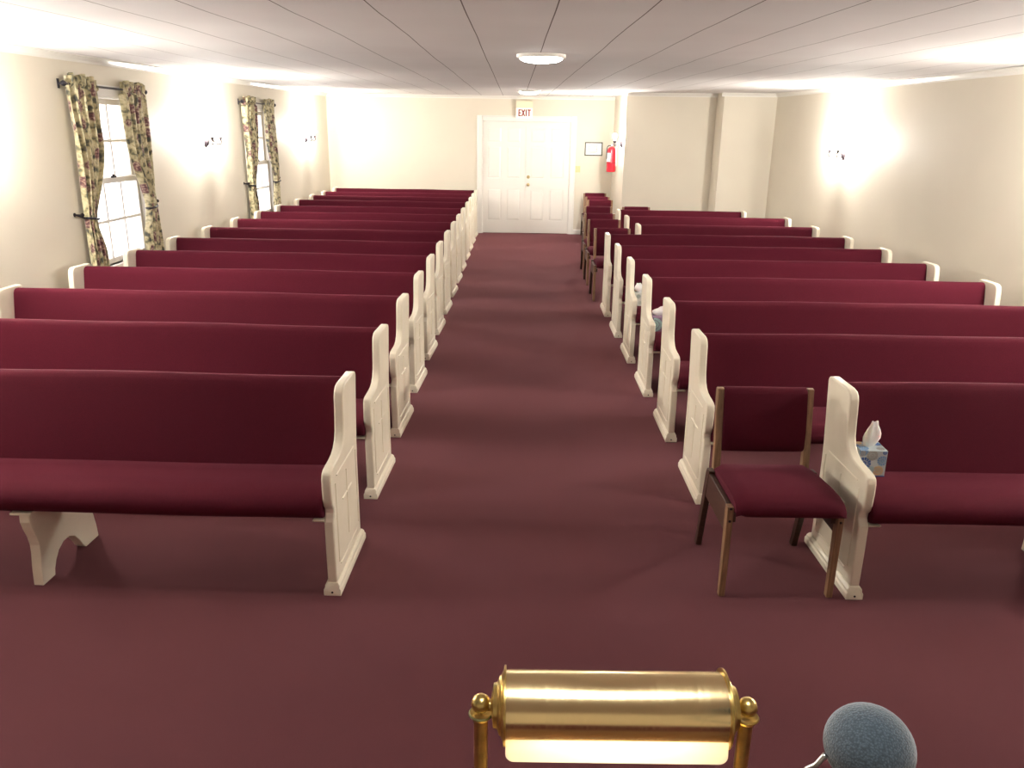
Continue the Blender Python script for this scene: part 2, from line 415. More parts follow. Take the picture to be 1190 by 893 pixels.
# ------------------------------------------------------------------ double doors
def door_leaf(name, xa, xb, label):
    bm = B(); y = YB+.03; xm = (xa+xb)/2; st = .085; mid = .095
    box(bm, xa, xb, y+.012, y+.045, .008, 2.03)
    zr = [(.008,.24),(.83,1.02),(1.60,1.665),(1.935,2.03)]
    box(bm, xa, xa+st, y, y+.012, .008, 2.03); box(bm, xb-st, xb, y, y+.012, .008, 2.03)
    box(bm, xm-mid/2, xm+mid/2, y, y+.012, .24, 1.935)
    for a, b in zr:
        box(bm, xa+st, xb-st, y, y+.012, a, b) if (a < .1 or b > 2) else (box(bm, xa+st, xm-mid/2, y, y+.012, a, b), box(bm, xm+mid/2, xb-st, y, y+.012, a, b))
    for (pa, pb) in ((xa+st, xm-mid/2), (xm+mid/2, xb-st)):
        for za, zb in ((.24,.83),(1.02,1.60),(1.665,1.935)):
            i1, i2 = .012, .035
            o_ = [(pa+i1, za+i1), (pb-i1, za+i1), (pb-i1, zb-i1), (pa+i1, zb-i1)]; n_ = [(pa+i2, za+i2), (pb-i2, za+i2), (pb-i2, zb-i2), (pa+i2, zb-i2)]
            O = [bm.verts.new((p[0], y+.012, p[1])) for p in o_]; N = [bm.verts.new((p[0], y+.003, p[1])) for p in n_]
            for q in range(4): bm.faces.new((O[q], O[(q+1) % 4], N[(q+1) % 4], N[q]))
            bm.faces.new(N)
    return struct(bm_obj(name, bm, M['door_paint']), label)
door_leaf('door_1', -.592, .205-.002, 'left leaf of the white six panel double doors')
d2 = door_leaf('door_2', .205+.002, 1.022, 'right leaf of the white six panel double doors, with brass knob and lock')
for nm, z, prof in (('deadbolt', 1.05, [(.031,0),(.031,-.006),(.025,-.012),(.014,-.013),(.014,-.024),(0,-.026)]),
                    ('door_knob', .908, [(.030,0),(.030,-.005),(.012,-.012),(.010,-.030),(.022,-.040),(.027,-.052),(.024,-.064),(.012,-.071),(0,-.072)])):
    bm = B(); lathe(bm, prof, (.262, YB+.030, z), 'y', 20); bm_obj(nm, bm, M['brass_small'], d2, smooth='auto')
for nm, z in (('trim_12', 0),):
    bm = B(); ow = .105
    prof_side = [(0,0),(.008,-.012),(.03,-.014),(.075,-.018),(.09,-.024),(ow,-.024),(ow,0)]
    prism(bm, [(-.600-a, YB+b) for a, b in prof_side], 0, 2.035+ow, 'z')
    prism(bm, [(1.030+a, YB+b) for a, b in prof_side], 0, 2.035+ow, 'z')
    prism(bm, [(YB+b, 2.035+a) for a, b in prof_side], -.600, 1.030, 'x')
    box(bm, -.602, -.594, YB, YB+.12, 0, 2.035); box(bm, 1.024, 1.032, YB, YB+.12, 0, 2.035); box(bm, -.60, 1.03, YB, YB+.12, 2.031, 2.037)
    box(bm, -.60, 1.03, YB+.08, YB+.12, 0, 2.035)
    struct(bm_obj(nm, bm, M['door_paint']), 'white moulded casing around the double doors')

# ------------------------------------------------------------------ pews
DEPTH = .49
ROW_PROF = [(.010,.055),(.008,.20),(.010,.330),(.020,.345),(.030,.362),(.028,.382),(.012,.400),(.004,.430),(.000,.480),(.001,.520),(.009,.542),(.030,.553),(.075,.557),
            (.120,.559),(.165,.565),(.200,.579),(.227,.602),(.243,.635),(.250,.675),(.255,.730),(.262,.785),(.272,.807),(.291,.821),(.320,.826),(.485,.826),(.505,.820),(.515,.806),(.512,.790),
            (.492,.650),(.474,.520),(.468,.430),(.468,.055)]
def line_bead(bm, p, q, x, out, w=.0042, h=.0016):
    a = Vector(p); b = Vector(q); t = (b-a).normalized(); nrm = Vector((-t.y, t.x))*w/2
    c = [a-nrm, a+nrm, b+nrm, b-nrm]
    A = [bm.verts.new((x, u.x, u.y)) for u in c]; c2 = [a-nrm*.3, a+nrm*.3, b+nrm*.3, b-nrm*.3]; C = [bm.verts.new((x+out*h, u.x, u.y)) for u in c2]
    for i in range(4): bm.faces.new((A[i], A[(i+1) % 4], C[(i+1) % 4], C[i]))
    bm.faces.new(C); bm.faces.new(A[::-1])
def panel_parts(root, x_out, s):
    """end panel whose outer face is at x_out; s = +1 when the seat lies toward +x"""
    th = .040
    a, b = (x_out, x_out+s*th)
    bm = B(); prism(bm, ROW_PROF, min(a, b), max(a, b))
    p = bm_obj('end_panel', bm, M['enamel'], root, bevel=.007, seg=3)
    for p_ in p.data.polygons: p_.use_smooth = True
    p.data.set_sharp_from_angle(angle=R(32))
    bm = B()
    for (u, w) in (((.085,.505),(.400,.505)), ((.085,.105),(.400,.105)), ((.060,.125),(.060,.480)), ((.425,.125),(.425,.480))):
        line_bead(bm, u, w, x_out, -s, .007, .0035)
    bm_obj('panel_beading', bm, M['enamel'], p)
    bm = B(); line_bead(bm, (.245,.165), (.245,.465), x_out, -s, .007, .0035); line_bead(bm, (.165,.362), (.325,.362), x_out, -s, .008, .004)
    bm_obj('cross_carving', bm, M['enamel'], p)
    # stepped foot block
    bm = B(); xc = x_out+s*th/2
    prof = [(-.036,0),(.036,0),(.036,.026),(.031,.034),(.031,.044),(.0225,.056),(-.0225,.056),(-.031,.044),(-.031,.034),(-.036,.026)]
    A = [bm.verts.new((xc+u, -.004 + (.036-abs(u))*.0 + (.0 if w < .03 else (w-.026)*.35), w)) for u, w in prof]
    C = [bm.verts.new((xc+u, .500 - (.0 if w < .03 else (w-.026)*.5), w)) for u, w in prof]
    n_ = len(prof)
    for i in range(n_): bm.faces.new((A[i], A[(i+1) % n_], C[(i+1) % n_], C[i]))
    bm.faces.new(A); bm.faces.new(C)
    f = bm_obj('foot_molding', bm, M['enamel'], p, bevel=.003)
    bm = B(); lathe(bm, [(.0045,0),(.0045,-.002),(0,-.0025)], (xc, -.0035, .017), 'y', 10)
    bm_obj('foot_screw', bm, M['seam_dark'], p)
    # cleat carrying the seat
    bm = B(); c0, c1 = sorted((x_out+s*th, x_out+s*(th+.045)))
    prism(bm, [(.006,.338),(.012,.330),(.075,.325),(.13,.300),(.42,.300),(.42,.340),(.0,.340)], c0, c1)
    bm_obj('seat_cleat', bm, M['enamel'], p)
    return p
def soft(x, L, k):  # faint unevenness of stuffed upholstery
    return .0022*math.sin(x*2.3+k) + .0016*math.sin(x*5.7+1.9*k)
def upholstery(name, prof, xa, xb, root, k, amp_z=1, amp_y=.6):
    bm = B(); L = xb-xa; n = max(8, int(L/.09)); prof = [Vector(p) for p in prof]; cen = sum(prof, Vector((0,0)))/len(prof)
    stations = [(0, .90), (.004, .965), (.012, 1)] + [(.012+(L-.024)*i/n, 1) for i in range(1, n)] + [(L-.012, 1), (L-.004, .965), (L, .90)]
    rings = []
    for t, sc in stations:
        x = xa+t; dz = soft(x, L, k)*amp_z; dy = soft(x+1.3, L, k+2)*amp_y
        rings.append([bm.verts.new((x, cen.x+(p.x-cen.x)*(.5+.5*sc)+dy, cen.y+(p.y-cen.y)*(.8+.2*sc)+dz)) for p in prof])
    m_ = len(prof)
    for A, C in zip(rings, rings[1:]):
        for i in range(m_): bm.faces.new((A[i], A[(i+1) % m_], C[(i+1) % m_], C[i]))
    bm.faces.new(rings[0]); bm.faces.new(rings[-1])
    return bm_obj(name, bm, M['fabric'], root, smooth='auto', angle=50)
SEAT_PROF = [(.035,.341),(.012,.345),(-.006,.358),(-.014,.378),(-.013,.402),(-.002,.424),(.020,.442),(.050,.454),(.090,.460),(.140,.459),(.200,.453),(.260,.445),(.345,.436),(.372,.42),(.372,.345),(.2,.341)]
BACK_PROF = [(.330,.400),(.334,.430),(.345,.480),(.358,.540),(.374,.620),(.390,.700),(.402,.760),(.409,.790),(.418,.806),(.432,.815),(.446,.815),(.458,.808),(.464,.795),(.462,.770),(.448,.700),(.432,.600),(.418,.500),(.408,.420),(.400,.360),(.385,.352),(.372,.362)]
LEG_PROF = [(.0,.335),(-.004,.30),(.006,.262),(.022,.220),(.030,.180),(.028,.140),(.018,.080),(.012,.0),(.098,.0),(.104,.028),(.122,.062),(.150,.092),(.190,.112),(.235,.112),(.275,.092),(.305,.055),(.325,.020),(.345,.0),(.452,.0),(.448,.06),(.432,.14),(.415,.335)]
def make_pew(L, s, k):
    """local x from 0 (aisle-side outer face) to s*L"""
    root = bpy.data.objects.new('church_pew', None); COL.objects.link(root)
    panel_parts(root, 0, s)
    panel_parts(root, s*L, -s)
    xa, xb = sorted((s*.041, s*(L-.041)))
    upholstery('seat_cushion', SEAT_PROF, xa, xb, root, k, .8, .5)
    upholstery('backrest', BACK_PROF, xa, xb, root, k+3)
    xm = s*L*.475
    bm = B(); prism(bm, LEG_PROF, xm-.021, xm+.021)
    lg = bm_obj('center_support', bm, M['enamel'], root, bevel=.002, seg=1)
    bm = B(); box(bm, xm-.055, xm+.03, -.006, .42, .333, .342)
    bm_obj('mounting_plate', bm, M['enamel'], lg)
    return root
ordn = ['front', 'second', 'third', 'fourth', 'fifth', 'sixth', 'seventh', 'eighth', 'ninth', 'tenth', 'eleventh', 'twelfth', 'thirteenth', 'rearmost']
LY = [2.897, 3.812, 4.700, 5.604, 6.490, 7.370, 8.275, 9.190, 10.100, 11.015, 12.050, 12.960, 13.840, 14.740]
ROT_L = R(-2.6)
protoL = make_pew(2.66, -1, 1.0)
for i, y in enumerate(LY):
    o = protoL if i == 0 else copy_tree(protoL)
    o.location = (-.708, y, 0); o.rotation_euler = (0, 0, ROT_L if i else ROT_L*.6)
    if i == 0: lab = 'front pew left of the aisle, wine upholstery, cream ends, its curved centre support showing'
    elif i == 13: lab = 'rearmost wine pew left of the aisle, against the door wall'
    else: lab = '%s wine pew from the front in the row left of the aisle' % ordn[i]
    tag(o, lab, 'pew', 'pews left of the aisle')
RY = [2.921, 3.803, 4.685, 5.584, 6.480, 7.363, 8.265, 9.245, 10.255, 11.150]
protoR = make_pew(2.60, 1, 2.2); protoS = make_pew(2.13, 1, 3.1); protoT = make_pew(1.80, 1, 4.3)
used = set()
for i, y in enumerate(RY):
    pr_ = protoR if 1 <= i <= 6 else (protoT if i == 9 else protoS)
    if pr_.name in used: o = copy_tree(pr_)
    else: o = pr_; used.add(pr_.name)
    o.location = (.985 if 1 <= i <= 6 else 1.42 if i == 0 else 1.455, y, 0)
    o.rotation_euler = (0, 0, R(-.6) if i else 0)
    lab = {0: 'front pew right of the aisle, set back beside the lone chair, tissue box on it',
           9: 'shorter rearmost pew right of the aisle, ending at the corner column'}.get(i, '%s wine pew from the front in the row right of the aisle' % ordn[i])
    tag(o, lab, 'pew', 'pews right of the aisle')

# ------------------------------------------------------------------ stacking chairs
def make_chair():
    root = bpy.data.objects.new('upholstered_chair', None); COL.objects.link(root)
    for s in (-1, 1):
        x0, x1 = sorted((s*.212, s*.238))
        bm = B(); prism(bm, [(0,0),(.030,0),(.038,.39),(.036,.412),(-.004,.412),(-.004,.39)], x0, x1)
        l1 = bm_obj('leg', bm, M['wood'], root, bevel=.003)
        for z in (.405, .350):
            bm = B(); lathe(bm, [(.006,0),(.005,-.003),(0,-.004)], ((x0+x1)/2, -.003, z), 'y', 10); bm_obj('bolt', bm, M['bronze'], l1, smooth=True)
        bm = B(); prism(bm, [(.440,0),(.475,0),(.385,.40),(.370,.425),(.325,.425)], x0, x1)
        bm_obj('leg', bm, M['dark_wood'], root, bevel=.003)
        bm = B(); prism(bm, [(.036,.29),(.36,.29),(.335,.412),(.036,.412)], x0+.002, x1-.002)
        bm_obj('side_rail', bm, M['dark_wood'], root, bevel=.003)
        xa, xb = sorted((s*.182, s*.212))
        bm = B(); prism(bm, [(.345,.33),(.385,.33),(.400,.50),(.4425,.775),(.4325,.785),(.4105,.783),(.3650,.50)], xa, xb)
        bm_obj('back_post', bm, M['wood'], root, bevel=.003)
        bm = B(); x2, x3 = sorted((s*.195, s*.212)); box(bm, x2, x3, .02, .35, .335, .372)
        bm_obj('seat_bracket', bm, M['dark_wood'], root)
    # seat cushion: soft slab, a little wider in front
    bm = B(); n = 12; mgrid = []
    prof = [(.380,.410),(.375,.435),(.350,.452),(.25,.460),(.12,.466),(.03,.463),(-.020,.450),(-.044,.428),(-.048,.405),(-.040,.388),(-.012,.380),(.20,.380),(.375,.384)]
    for i in range(n+1):
        u = i/n*2-1; e_ = max(0, abs(u)-.82)/.18
        row = []
        for (y, z) in prof:
            w = .211 + .009*(1-y/.4)
            zz = z - (.018*e_**2 if z > .40 else -.012*e_**2)
            yy = y + (.012*e_**2 if y < .05 else (-.012*e_**2 if y > .33 else 0))
            row.append(bm.verts.new((u*w + .008*(1-y/.4), yy, zz)))
        mgrid.append(row)
    k = len(prof)
    for A, C in zip(mgrid, mgrid[1:]):
        for i in range(k): bm.faces.new((A[i], A[(i+1) % k], C[(i+1) % k], C[i]))
    bm.faces.new(mgrid[0]); bm.faces.new(mgrid[-1])
    bm_obj('seat', bm, M['fabric'], root, smooth='auto', angle=60)
    bm = B(); prof = [(.366,.515),(.368,.60),(.386,.70),(.398,.762),(.406,.782),(.420,.790),(.436,.786),(.444,.772),(.432,.70),(.412,.60),(.398,.515),(.388,.505),(.374,.506)]
    rings = []
    for u in (-.182,-.178,-.15,0,.15,.178,.182):
        sc = .94 if abs(u) > .18 else 1; b_ = -.006*(1-(u/.18)**2) if abs(u) < .18 else 0
        rings.append([bm.verts.new((u, y+(b_ if y < .41 else 0), .65+(z-.65)*sc)) for y, z in prof])
    k = len(prof)
    for A, C in zip(rings, rings[1:]):
        for i in range(k): bm.faces.new((A[i], A[(i+1) % k], C[(i+1) % k], C[i]))
    bm.faces.new(rings[0]); bm.faces.new(rings[-1])
    bm_obj('backrest', bm, M['fabric'], root, smooth='auto', angle=60)
    return root
ch0 = make_chair()
ch0.location = (1.116, 2.930, 0); ch0.rotation_euler = (0, 0, 0)
tag(ch0, 'lone wood framed chair with wine seat standing beside the front right pew', 'chair', 'wood framed wine chairs')
CH = [(.945,9.52,'nearest chair of the line by the aisle, right behind the seventh pew'),
      (.957,10.52,'second nearest chair of the line along the right of the aisle'),
      (.98,11.33,'third nearest chair of the line along the right of the aisle'),
      (1.07,12.44,'fourth nearest chair of the line along the right of the aisle'),
      (1.226,13.70,'fifth chair of the line, in front of the last two by the extinguisher'),
      (1.253,14.40,'last but one chair of the line, below the framed notice'),
      (1.29,15.30,'rearmost chair of the line, backing onto the door wall below the framed notice'),
      (1.65,12.47,'solitary chair behind the rearmost right pew, by the stepped wall')]
for x, y, lab in CH:
    o = copy_tree(ch0); o.location = (x+.212, y-.44, 0); tag(o, lab, 'chair', 'wood framed wine chairs')

# ------------------------------------------------------------------ tissue boxes on the pews
def carton(bm, w, d, h):
    box(bm, -w/2, w/2, -d/2, d/2, 0, h)
def tuft(bm, h, w, lean=.0, seed=0):
    rnd = random.Random(seed); n = 18; rings = []
    for j in range(7):
        t = j/6; rr = w*(.42+.35*math.sin(PI*min(t*1.15, 1)))*(1-.38*t**3)
        rings.append([])
        for k in range(n):
            a = 2*PI*k/n; f = 1+.22*math.sin(3*a+seed+t*2)+.10*math.sin(7*a+seed*2)
            rings[-1].append(bm.verts.new((rr*f*math.cos(a)+lean*t, rr*.55*f*math.sin(a), t*h*(1+.05*math.sin(2*a+seed)))))
    for A, C in zip(rings, rings[1:]):
        for k in range(n): bm.faces.new((A[k], A[(k+1) % n], C[(k+1) % n], C[k]))
    bm.faces.new(rings[-1])
t = thing('tissue_box', 'blue and white floral tissue box on the front right pew seat', 'tissue box', (1.556, 3.235, .447), R(-3))
bm = B(); carton(bm, .115, .115, .118); ct = bm_obj('carton', bm, M['box_blue'], t, bevel=.002)
PRINTS = [new_mat('dark blue print', (.05,.13,.40), .5), new_mat('light blue print', (.20,.36,.58), .5), new_mat('peach print', (.72,.50,.28), .5), new_mat('grey print', (.36,.36,.34), .5), new_mat('pale teal print', (.42,.62,.66), .5)]
def flower(bm, face, cx, cz, r, mi, petals=11, seed=0, lim=.055, hz=.116):
    def P(a, b, e):
        if face == 'front': return (a, -.0578-e, b)
        return (a, b-.0575, .1183+e)
    for k in range(petals):
        for (r0, r1, q) in ((.10, .42, .78), (.48, 1.0, .84)):
            pts = []
            for (rr, aa) in ((r0, .5-q*.35), (r1*.92, .5-q/2), (r1, .5), (r1*.92, .5+q/2), (r0, .5+q*.35)):
                a = 2*PI*(k+aa)/petals + seed + r0; pts.append((max(-lim, min(lim, cx+rr*r*math.cos(a))), max(.002, min(hz, cz+rr*r*math.sin(a)))))
            e = .0003 + .0001*mi
            A = [bm.verts.new(P(a, b, e)) for a, b in pts]; C = [bm.verts.new(P(a, b, -.0004)) for a, b in pts]
            for i_ in range(5): bm.faces.new((A[i_], A[(i_+1) % 5], C[(i_+1) % 5], C[i_])).material_index = mi
            bm.faces.new(A).material_index = mi; bm.faces.new(C[::-1]).material_index = mi
bm = B()
for args in ((-.036,.058,.030,0,13,.2),(.040,.073,.023,1,12,.7),(.027,.027,.023,2,14,.1),(-.006,.096,.024,3,15,.5),(-.006,.030,.018,4,10,.9),(.046,.110,.010,0,8,.3),(-.048,.105,.014,3,9,.6),(-.040,.018,.014,1,9,.2)):
    flower(bm, 'front', *args)
bm_obj('floral_print', bm, PRINTS, ct); bm = B()
for args in ((-.035,.03,.022,1,12,.2),(.038,.085,.020,0,12,.7),(.035,.025,.018,3,12,.1),(-.04,.09,.018,2,12,.1)):
    flower(bm, 'top', *args)
bm_obj('floral_print', bm, PRINTS, ct)
bm = B(); box(bm, -.0575, .0575, -.0581, -.0572, 0, .0045, 0); bm_obj('blue_edge_band', bm, PRINTS[0], ct)
bm = B(); tuft(bm, .112, .044, .014, 1); bm_obj('tissue', bm, M['tissue'], t, smooth=True, loc=(-.006, 0, .117))
t = thing('tissue_box', 'purple tissue box with teal fan print on the fourth right pew', 'tissue box', (1.088, 5.80, .449), R(4))
bm = B(); carton(bm, .125, .125, .120); bm_obj('carton', bm, M['box_purple'], t, bevel=.002)
bm = B()
for ring, (r0, r1) in enumerate(((.006,.016),(.020,.032),(.036,.052))):
    for k in range(16):
        a0 = PI/2-PI*(k+.15)/16*1.0; a1 = PI/2-PI*(k+.80)/16*1.0
        if r1*math.cos(min(abs(a0), abs(a1))) < 0: continue
        q = [(-.056+r*math.cos(a)*1.25, .060+r*math.sin(a)) for r, a in ((r0,a0),(r1,a0),(r1,a1),(r0,a1))]
        vs = [bm.verts.new((u, -.0635, w)) for u, w in q]; vb = [bm.verts.new((u, -.0620, w)) for u, w in q]
        bm.faces.new(vs); bm.faces.new(vb[::-1])
        for i in range(4): bm.faces.new((vs[i], vs[(i+1) % 4], vb[(i+1) % 4], vb[i]))
bm_obj('fan_print', bm, M['teal'], t)
bm = B(); tuft(bm, .062, .095, .01, 4); bm_obj('tissue', bm, M['tissue'], t, smooth=True, loc=(.02, 0, .119))
t = thing('tissue_box', 'pale floral tissue box on the fifth right pew, white tissue crumpled over it', 'tissue box', (1.075, 6.72, .449), R(-3))
bm = B(); carton(bm, .11, .11, .115); bm_obj('carton', bm, M['box_white'], t, bevel=.002)
bm = B(); tuft(bm, .075, .058, -.01, 7); bm_obj('tissue', bm, M['tissue'], t, smooth=True, loc=(0, 0, .114))

# ------------------------------------------------------------------ curtains
XC = XL+.065
def smooth01(t): t = max(0, min(1, t)); return t*t*(3-2*t)
def curtain_panel(root, y_out, sgn, z_rod, k, top_w):
    """y_out: outer (tie) edge; sgn: direction towards the window middle"""
    zb, zt, tie = .64, z_rod+.062, 1.135
    nu, nv = 90, 80; bm = B(); uvl = bm.loops.layers.uv.new('UVMap'); g = []
    for j in range(nv+1):
        z = zt+(zb-zt)*j/nv
        if z > tie:
            t = (z-tie)/(zt-tie); s_ = smooth01(min(1, t*1.75)); w = .125+(top_w-.125)*s_**.8; off = .02*(1-s_)
        else:
            t = (tie-z)/(tie-zb); w = .125+.10*smooth01(t*1.6); off = .02*(1-t)
        row = []
        for i in range(nu+1):
            u = i/nu
            ph = u*2*PI*4.6 + k + .5*math.sin(z*2.1+k)
            if z > z_rod-.03:
                ampd = .016; ph = u*2*PI*11+k
            else: ampd = .027*(.5+.5*smooth01(abs(z-tie)*3))+.012*(1-smooth01(abs(z-tie)*2.5))
            dx = ampd*math.sin(ph)+.008*math.sin(ph*2.3+z*6)
            if z > z_rod+.015: dx += .012*math.sin(u*2*PI*7+2*k); 
            zz = z + (.045*noise.noise(Vector((u*9, k, 0))) if j < 5 else 0)
            yy = y_out + sgn*(off + w*u) + .006*math.sin(ph+1.4)
            row.append((bm.verts.new((XC+dx, yy, zz)), (u*.80, (z-zb))))
        g.append(row)
    for j in range(nv):
        for i in range(nu):
            q = (g[j][i], g[j+1][i], g[j+1][i+1], g[j][i+1]); f = bm.faces.new([a[0] for a in q])
            for l, a in zip(f.loops, q): l[uvl].uv = (a[1][0]+k, a[1][1]+.37*k)
    o = bm_obj('curtain_cloth', bm, M['curtain'], root, smooth=True)
    sd = o.modifiers.new('thick', 'SOLIDIFY'); sd.thickness = .003
    # dark cord gathered round the cloth and hooked to the wall
    bm = B(); pts = []; yc = y_out+sgn*.082; 
    for q in range(19):
        a = 2*PI*q/18; pts.append((XC+.045*math.cos(a), yc+.075*math.sin(a), tie+.012*math.sin(a)*-sgn))
    tube(bm, pts, .009, 8)
    bm_t = bez([(XC-.01, y_out, tie+.01), (XC-.03, y_out-sgn*.04, tie+.03), (XL+.006, y_out-sgn*.05, tie+.04)], 6)
    tube(bm, bm_t, .008, 8)
    tb = bm_obj('tieback_cord', bm, M['iron'], root, smooth=True)
    bm = B(); lathe(bm, [(.016,0),(.016,.006),(.006,.010),(.006,.045),(.014,.055),(.016,.066),(.010,.076),(0,.078)], (XL, y_out-sgn*.052, tie+.04), 'x', 14)
    bm_obj('tieback_hook', bm, M['bronze'], tb, smooth='auto')
names = ['nearer', 'farther']
for wi, (ya, yb, zr) in enumerate(((6.42, 7.76, 2.150), (10.55, 11.90, 2.165))):
    rod = thing('curtain_rod', 'black iron curtain rod over the %s left window' % names[wi], 'curtain rod', (XL, (ya+yb)/2, zr), group='curtain rods')
    h = (yb-ya)/2
    bm = B(); tube(bm, [(.065, -h, 0), (.065, h, 0)], .009, 10); bm_obj('pole', bm, M['iron'], rod, smooth='auto')
    for s in (-1, 1):
        bm = B(); lathe(bm, [(.009,0),(.016,s*.008),(.022,s*.022),(.019,s*.036),(.008,s*.046),(0,s*.05)], (.065, s*h, 0), 'y', 14); bm_obj('finial', bm, M['iron'], rod, smooth=True)
        bm = B(); box(bm, 0, .065, s*(h-.02)-.006, s*(h-.02)+.006, -.008, .008); box(bm, 0, .006, s*(h-.02)-.014, s*(h-.02)+.014, -.035, .035); bm_obj('wall_bracket', bm, M['iron'], rod, bevel=.001)
    for s, side in ((1, 'left'), (-1, 'right')):
        r_ = thing('floral_curtain', '%s floral curtain of the %s window on the left wall, tied back' % (side, names[wi]), 'curtain', group='floral curtains')
        curtain_panel(r_, ya+.03 if s == 1 else yb-.03, s, zr, wi*2.1+s*.7+1.5, .44 if s == 1 else .40)

# ------------------------------------------------------------------ wall sconces
def make_sconce():
    """mounted at the origin on a wall at x=0 facing +x"""
    root = bpy.data.objects.new('wall_sconce', None); COL.objects.link(root)
    bm = B(); prof = [(1,0),(1,.010),(.82,.020),(.70,.024),(.55,.040),(0,.044)]; n = 24; rings = []
    for r_, t_ in prof:
        rings.append([bm.verts.new((t_, .040*r_*math.cos(2*PI*k/n), .066*r_*math.sin(2*PI*k/n))) for k in range(n)] if r_ > 0 else [bm.verts.new((t_, 0, 0))])
    for A, C in zip(rings, rings[1:]):
        for k in range(n):
            bm.faces.new((A[k], A[(k+1) % n], C[(k+1) % n], C[k]) if len(C) > 1 else (A[k], A[(k+1) % n], C[0]))
    bm_obj('back_plate', bm, M['bronze'], root, smooth='auto')
    for s in (-1, 1):
        bm = B(); y = s*.125
        tube(bm, bez([(.02, 0, .01), (.045, s*.02, .030), (.075, s*.055, .012), (.100, s*.085, -.025), (.125, s*.115, -.028), (.140, s*.130, -.005), (.130, s*.128, .022)], 5), .0065, 8)
        tube(bm, bez([(.06, s*.035, .024), (.075, s*.02, -.005), (.095, s*.03, -.03), (.11, s*.055, -.03)], 4), .0035, 6)
        a = bm_obj('arm', bm, M['bronze'], root, smooth=True)
        c = (.130, s*.128, 0)
        bm = B(); lathe(bm, [(.005,.006),(.008,.014),(.018,.042),(.021,.048),(.015,.048),(.006,.040)], c, 'z', 16); bm_obj('drip_cup', bm, M['bronze'], a, smooth='auto')
        bm = B(); lathe(bm, [(.010,.040),(.010,.085),(.006,.087)], c, 'z', 14); bm_obj('candle_sleeve', bm, M['porcelain'], a, smooth='auto')
        bm = B(); lathe(bm, [(.006,.087),(.012,.095),(.0165,.110),(.0150,.125),(.009,.142),(.004,.152),(0,.155)], c, 'z', 16); bm_obj('bulb', bm, M['bulb'], a, smooth=True)
    return root
sc0 = make_sconce()
SCN = [(XL, 9.33, 1.700, 0, 'twin candle sconce between the two left windows'),
       (XL, 13.80, 1.700, 0, 'twin candle sconce on the left wall nearest the door wall'),
       (XR, 9.86, 1.645, PI, 'twin candle sconce on the right wall above the pews'),
       (1.733, 13.42, 1.69, PI-.04, 'twin candle sconce on the corridor side wall, in front of the extinguisher')]
for i, (x, y, z, rz, lab) in enumerate(SCN):
    o = sc0 if i == 0 else copy_tree(sc0)
    o.location = (x, y, z); o.rotation_euler = (0, 0, rz); tag(o, lab, 'sconce', 'candle wall sconces')
for x, y, z, rz, lab in ((XL, 4.95, 1.70, 0, 'twin candle sconce on the left wall, outside the left edge of the photo'), (XR, 5.25, 1.66, PI, 'twin candle sconce on the right wall, outside the right edge of the photo'),
                         (XL, 3.0, 1.72, 0, 'added fill light, a sconce copy out of view on the left wall beside the front pew'), (XR, 3.0, 1.68, PI, 'added fill light, a sconce copy out of view on the right wall beside the front pew')):  # front pair is added out of view to brighten the cream pew ends
    o = copy_tree(sc0); o.location = (x, y, z); o.rotation_euler = (0, 0, rz); tag(o, lab, 'sconce', 'candle wall sconces')

# ------------------------------------------------------------------ flush ceiling lights
def make_flush():
    root = bpy.data.objects.new('ceiling_light', None); COL.objects.link(root)
    bm = B(); lathe(bm, [(.175,.012),(.175,-.012),(.168,-.022),(.150,-.024),(.150,-.010)], (0,0,0), 'z', 40); bm_obj('rim', bm, M['white_paint'], root, smooth='auto')
    bm = B(); lathe(bm, [(.150,-.012),(.148,-.030),(.120,-.044),(.060,-.052),(0,-.054)], (0,0,0), 'z', 40); bm_obj('diffuser', bm, M['disc'], root, smooth=True)
    return root
fl0 = make_flush()
for i, (y, lab) in enumerate(((6.08, 'nearer round flush ceiling light over the aisle'), (12.75, 'farther round flush ceiling light over the aisle near the doors'), (.40, 'added fill light above the lectern, a ceiling light copy out of view'))):  # the one over the lectern is added, unseen, for front light and brass reflections
    o = fl0 if i == 0 else copy_tree(fl0)
    o.location = (.178 if y < 10 else .205, y, ceil_z(y)-.006); tag(o, lab, 'ceiling light', 'round flush ceiling lights')

# ------------------------------------------------------------------ exit sign
t = thing('exit_sign', 'EXIT sign with red letters on the door wall above the double doors', 'sign', (.165, YB, 2.20))
bm = B(); box(bm, -.150, .150, -.105, 0, .075, .195); bm_obj('housing', bm, M['sign_box'], t, bevel=.006)
bm = B(); box(bm, -.150, .150, -.098, -.028, -.105, .073); p = bm_obj('sign_face', bm, M['sign_face'], t, bevel=.003)
bm = B()
def stroke(x0, z0, x1, z1, w=.024, y0=-.102, y1=-.096):
    a = Vector((x0, z0)); b = Vector((x1, z1)); tt = (b-a).normalized(); nn_ = Vector((-tt.y, tt.x))*w/2
    prism(bm, [tuple(q) for q in (a-nn_, a+nn_, b+nn_, b-nn_)], y0, y1, 'y')
hz = .058
stroke(-.098,-hz-.012,-.098,hz-.012,.020)
for z in (-hz-.003, -.012, hz-.021): stroke(-.100, z, -.058, z, .019)
stroke(-.044,-hz-.012,.006,hz-.012,.021); stroke(.006,-hz-.012,-.044,hz-.012,.021,-.1018,-.0958)
stroke(.033,-hz-.012,.033,hz-.012,.021)
stroke(.088,-hz-.012,.088,hz-.012,.021); stroke(.055,hz-.021,.121,hz-.021,.019,-.1018,-.0958)
bm_obj('exit_lettering', bm, M['sign_red'], p)

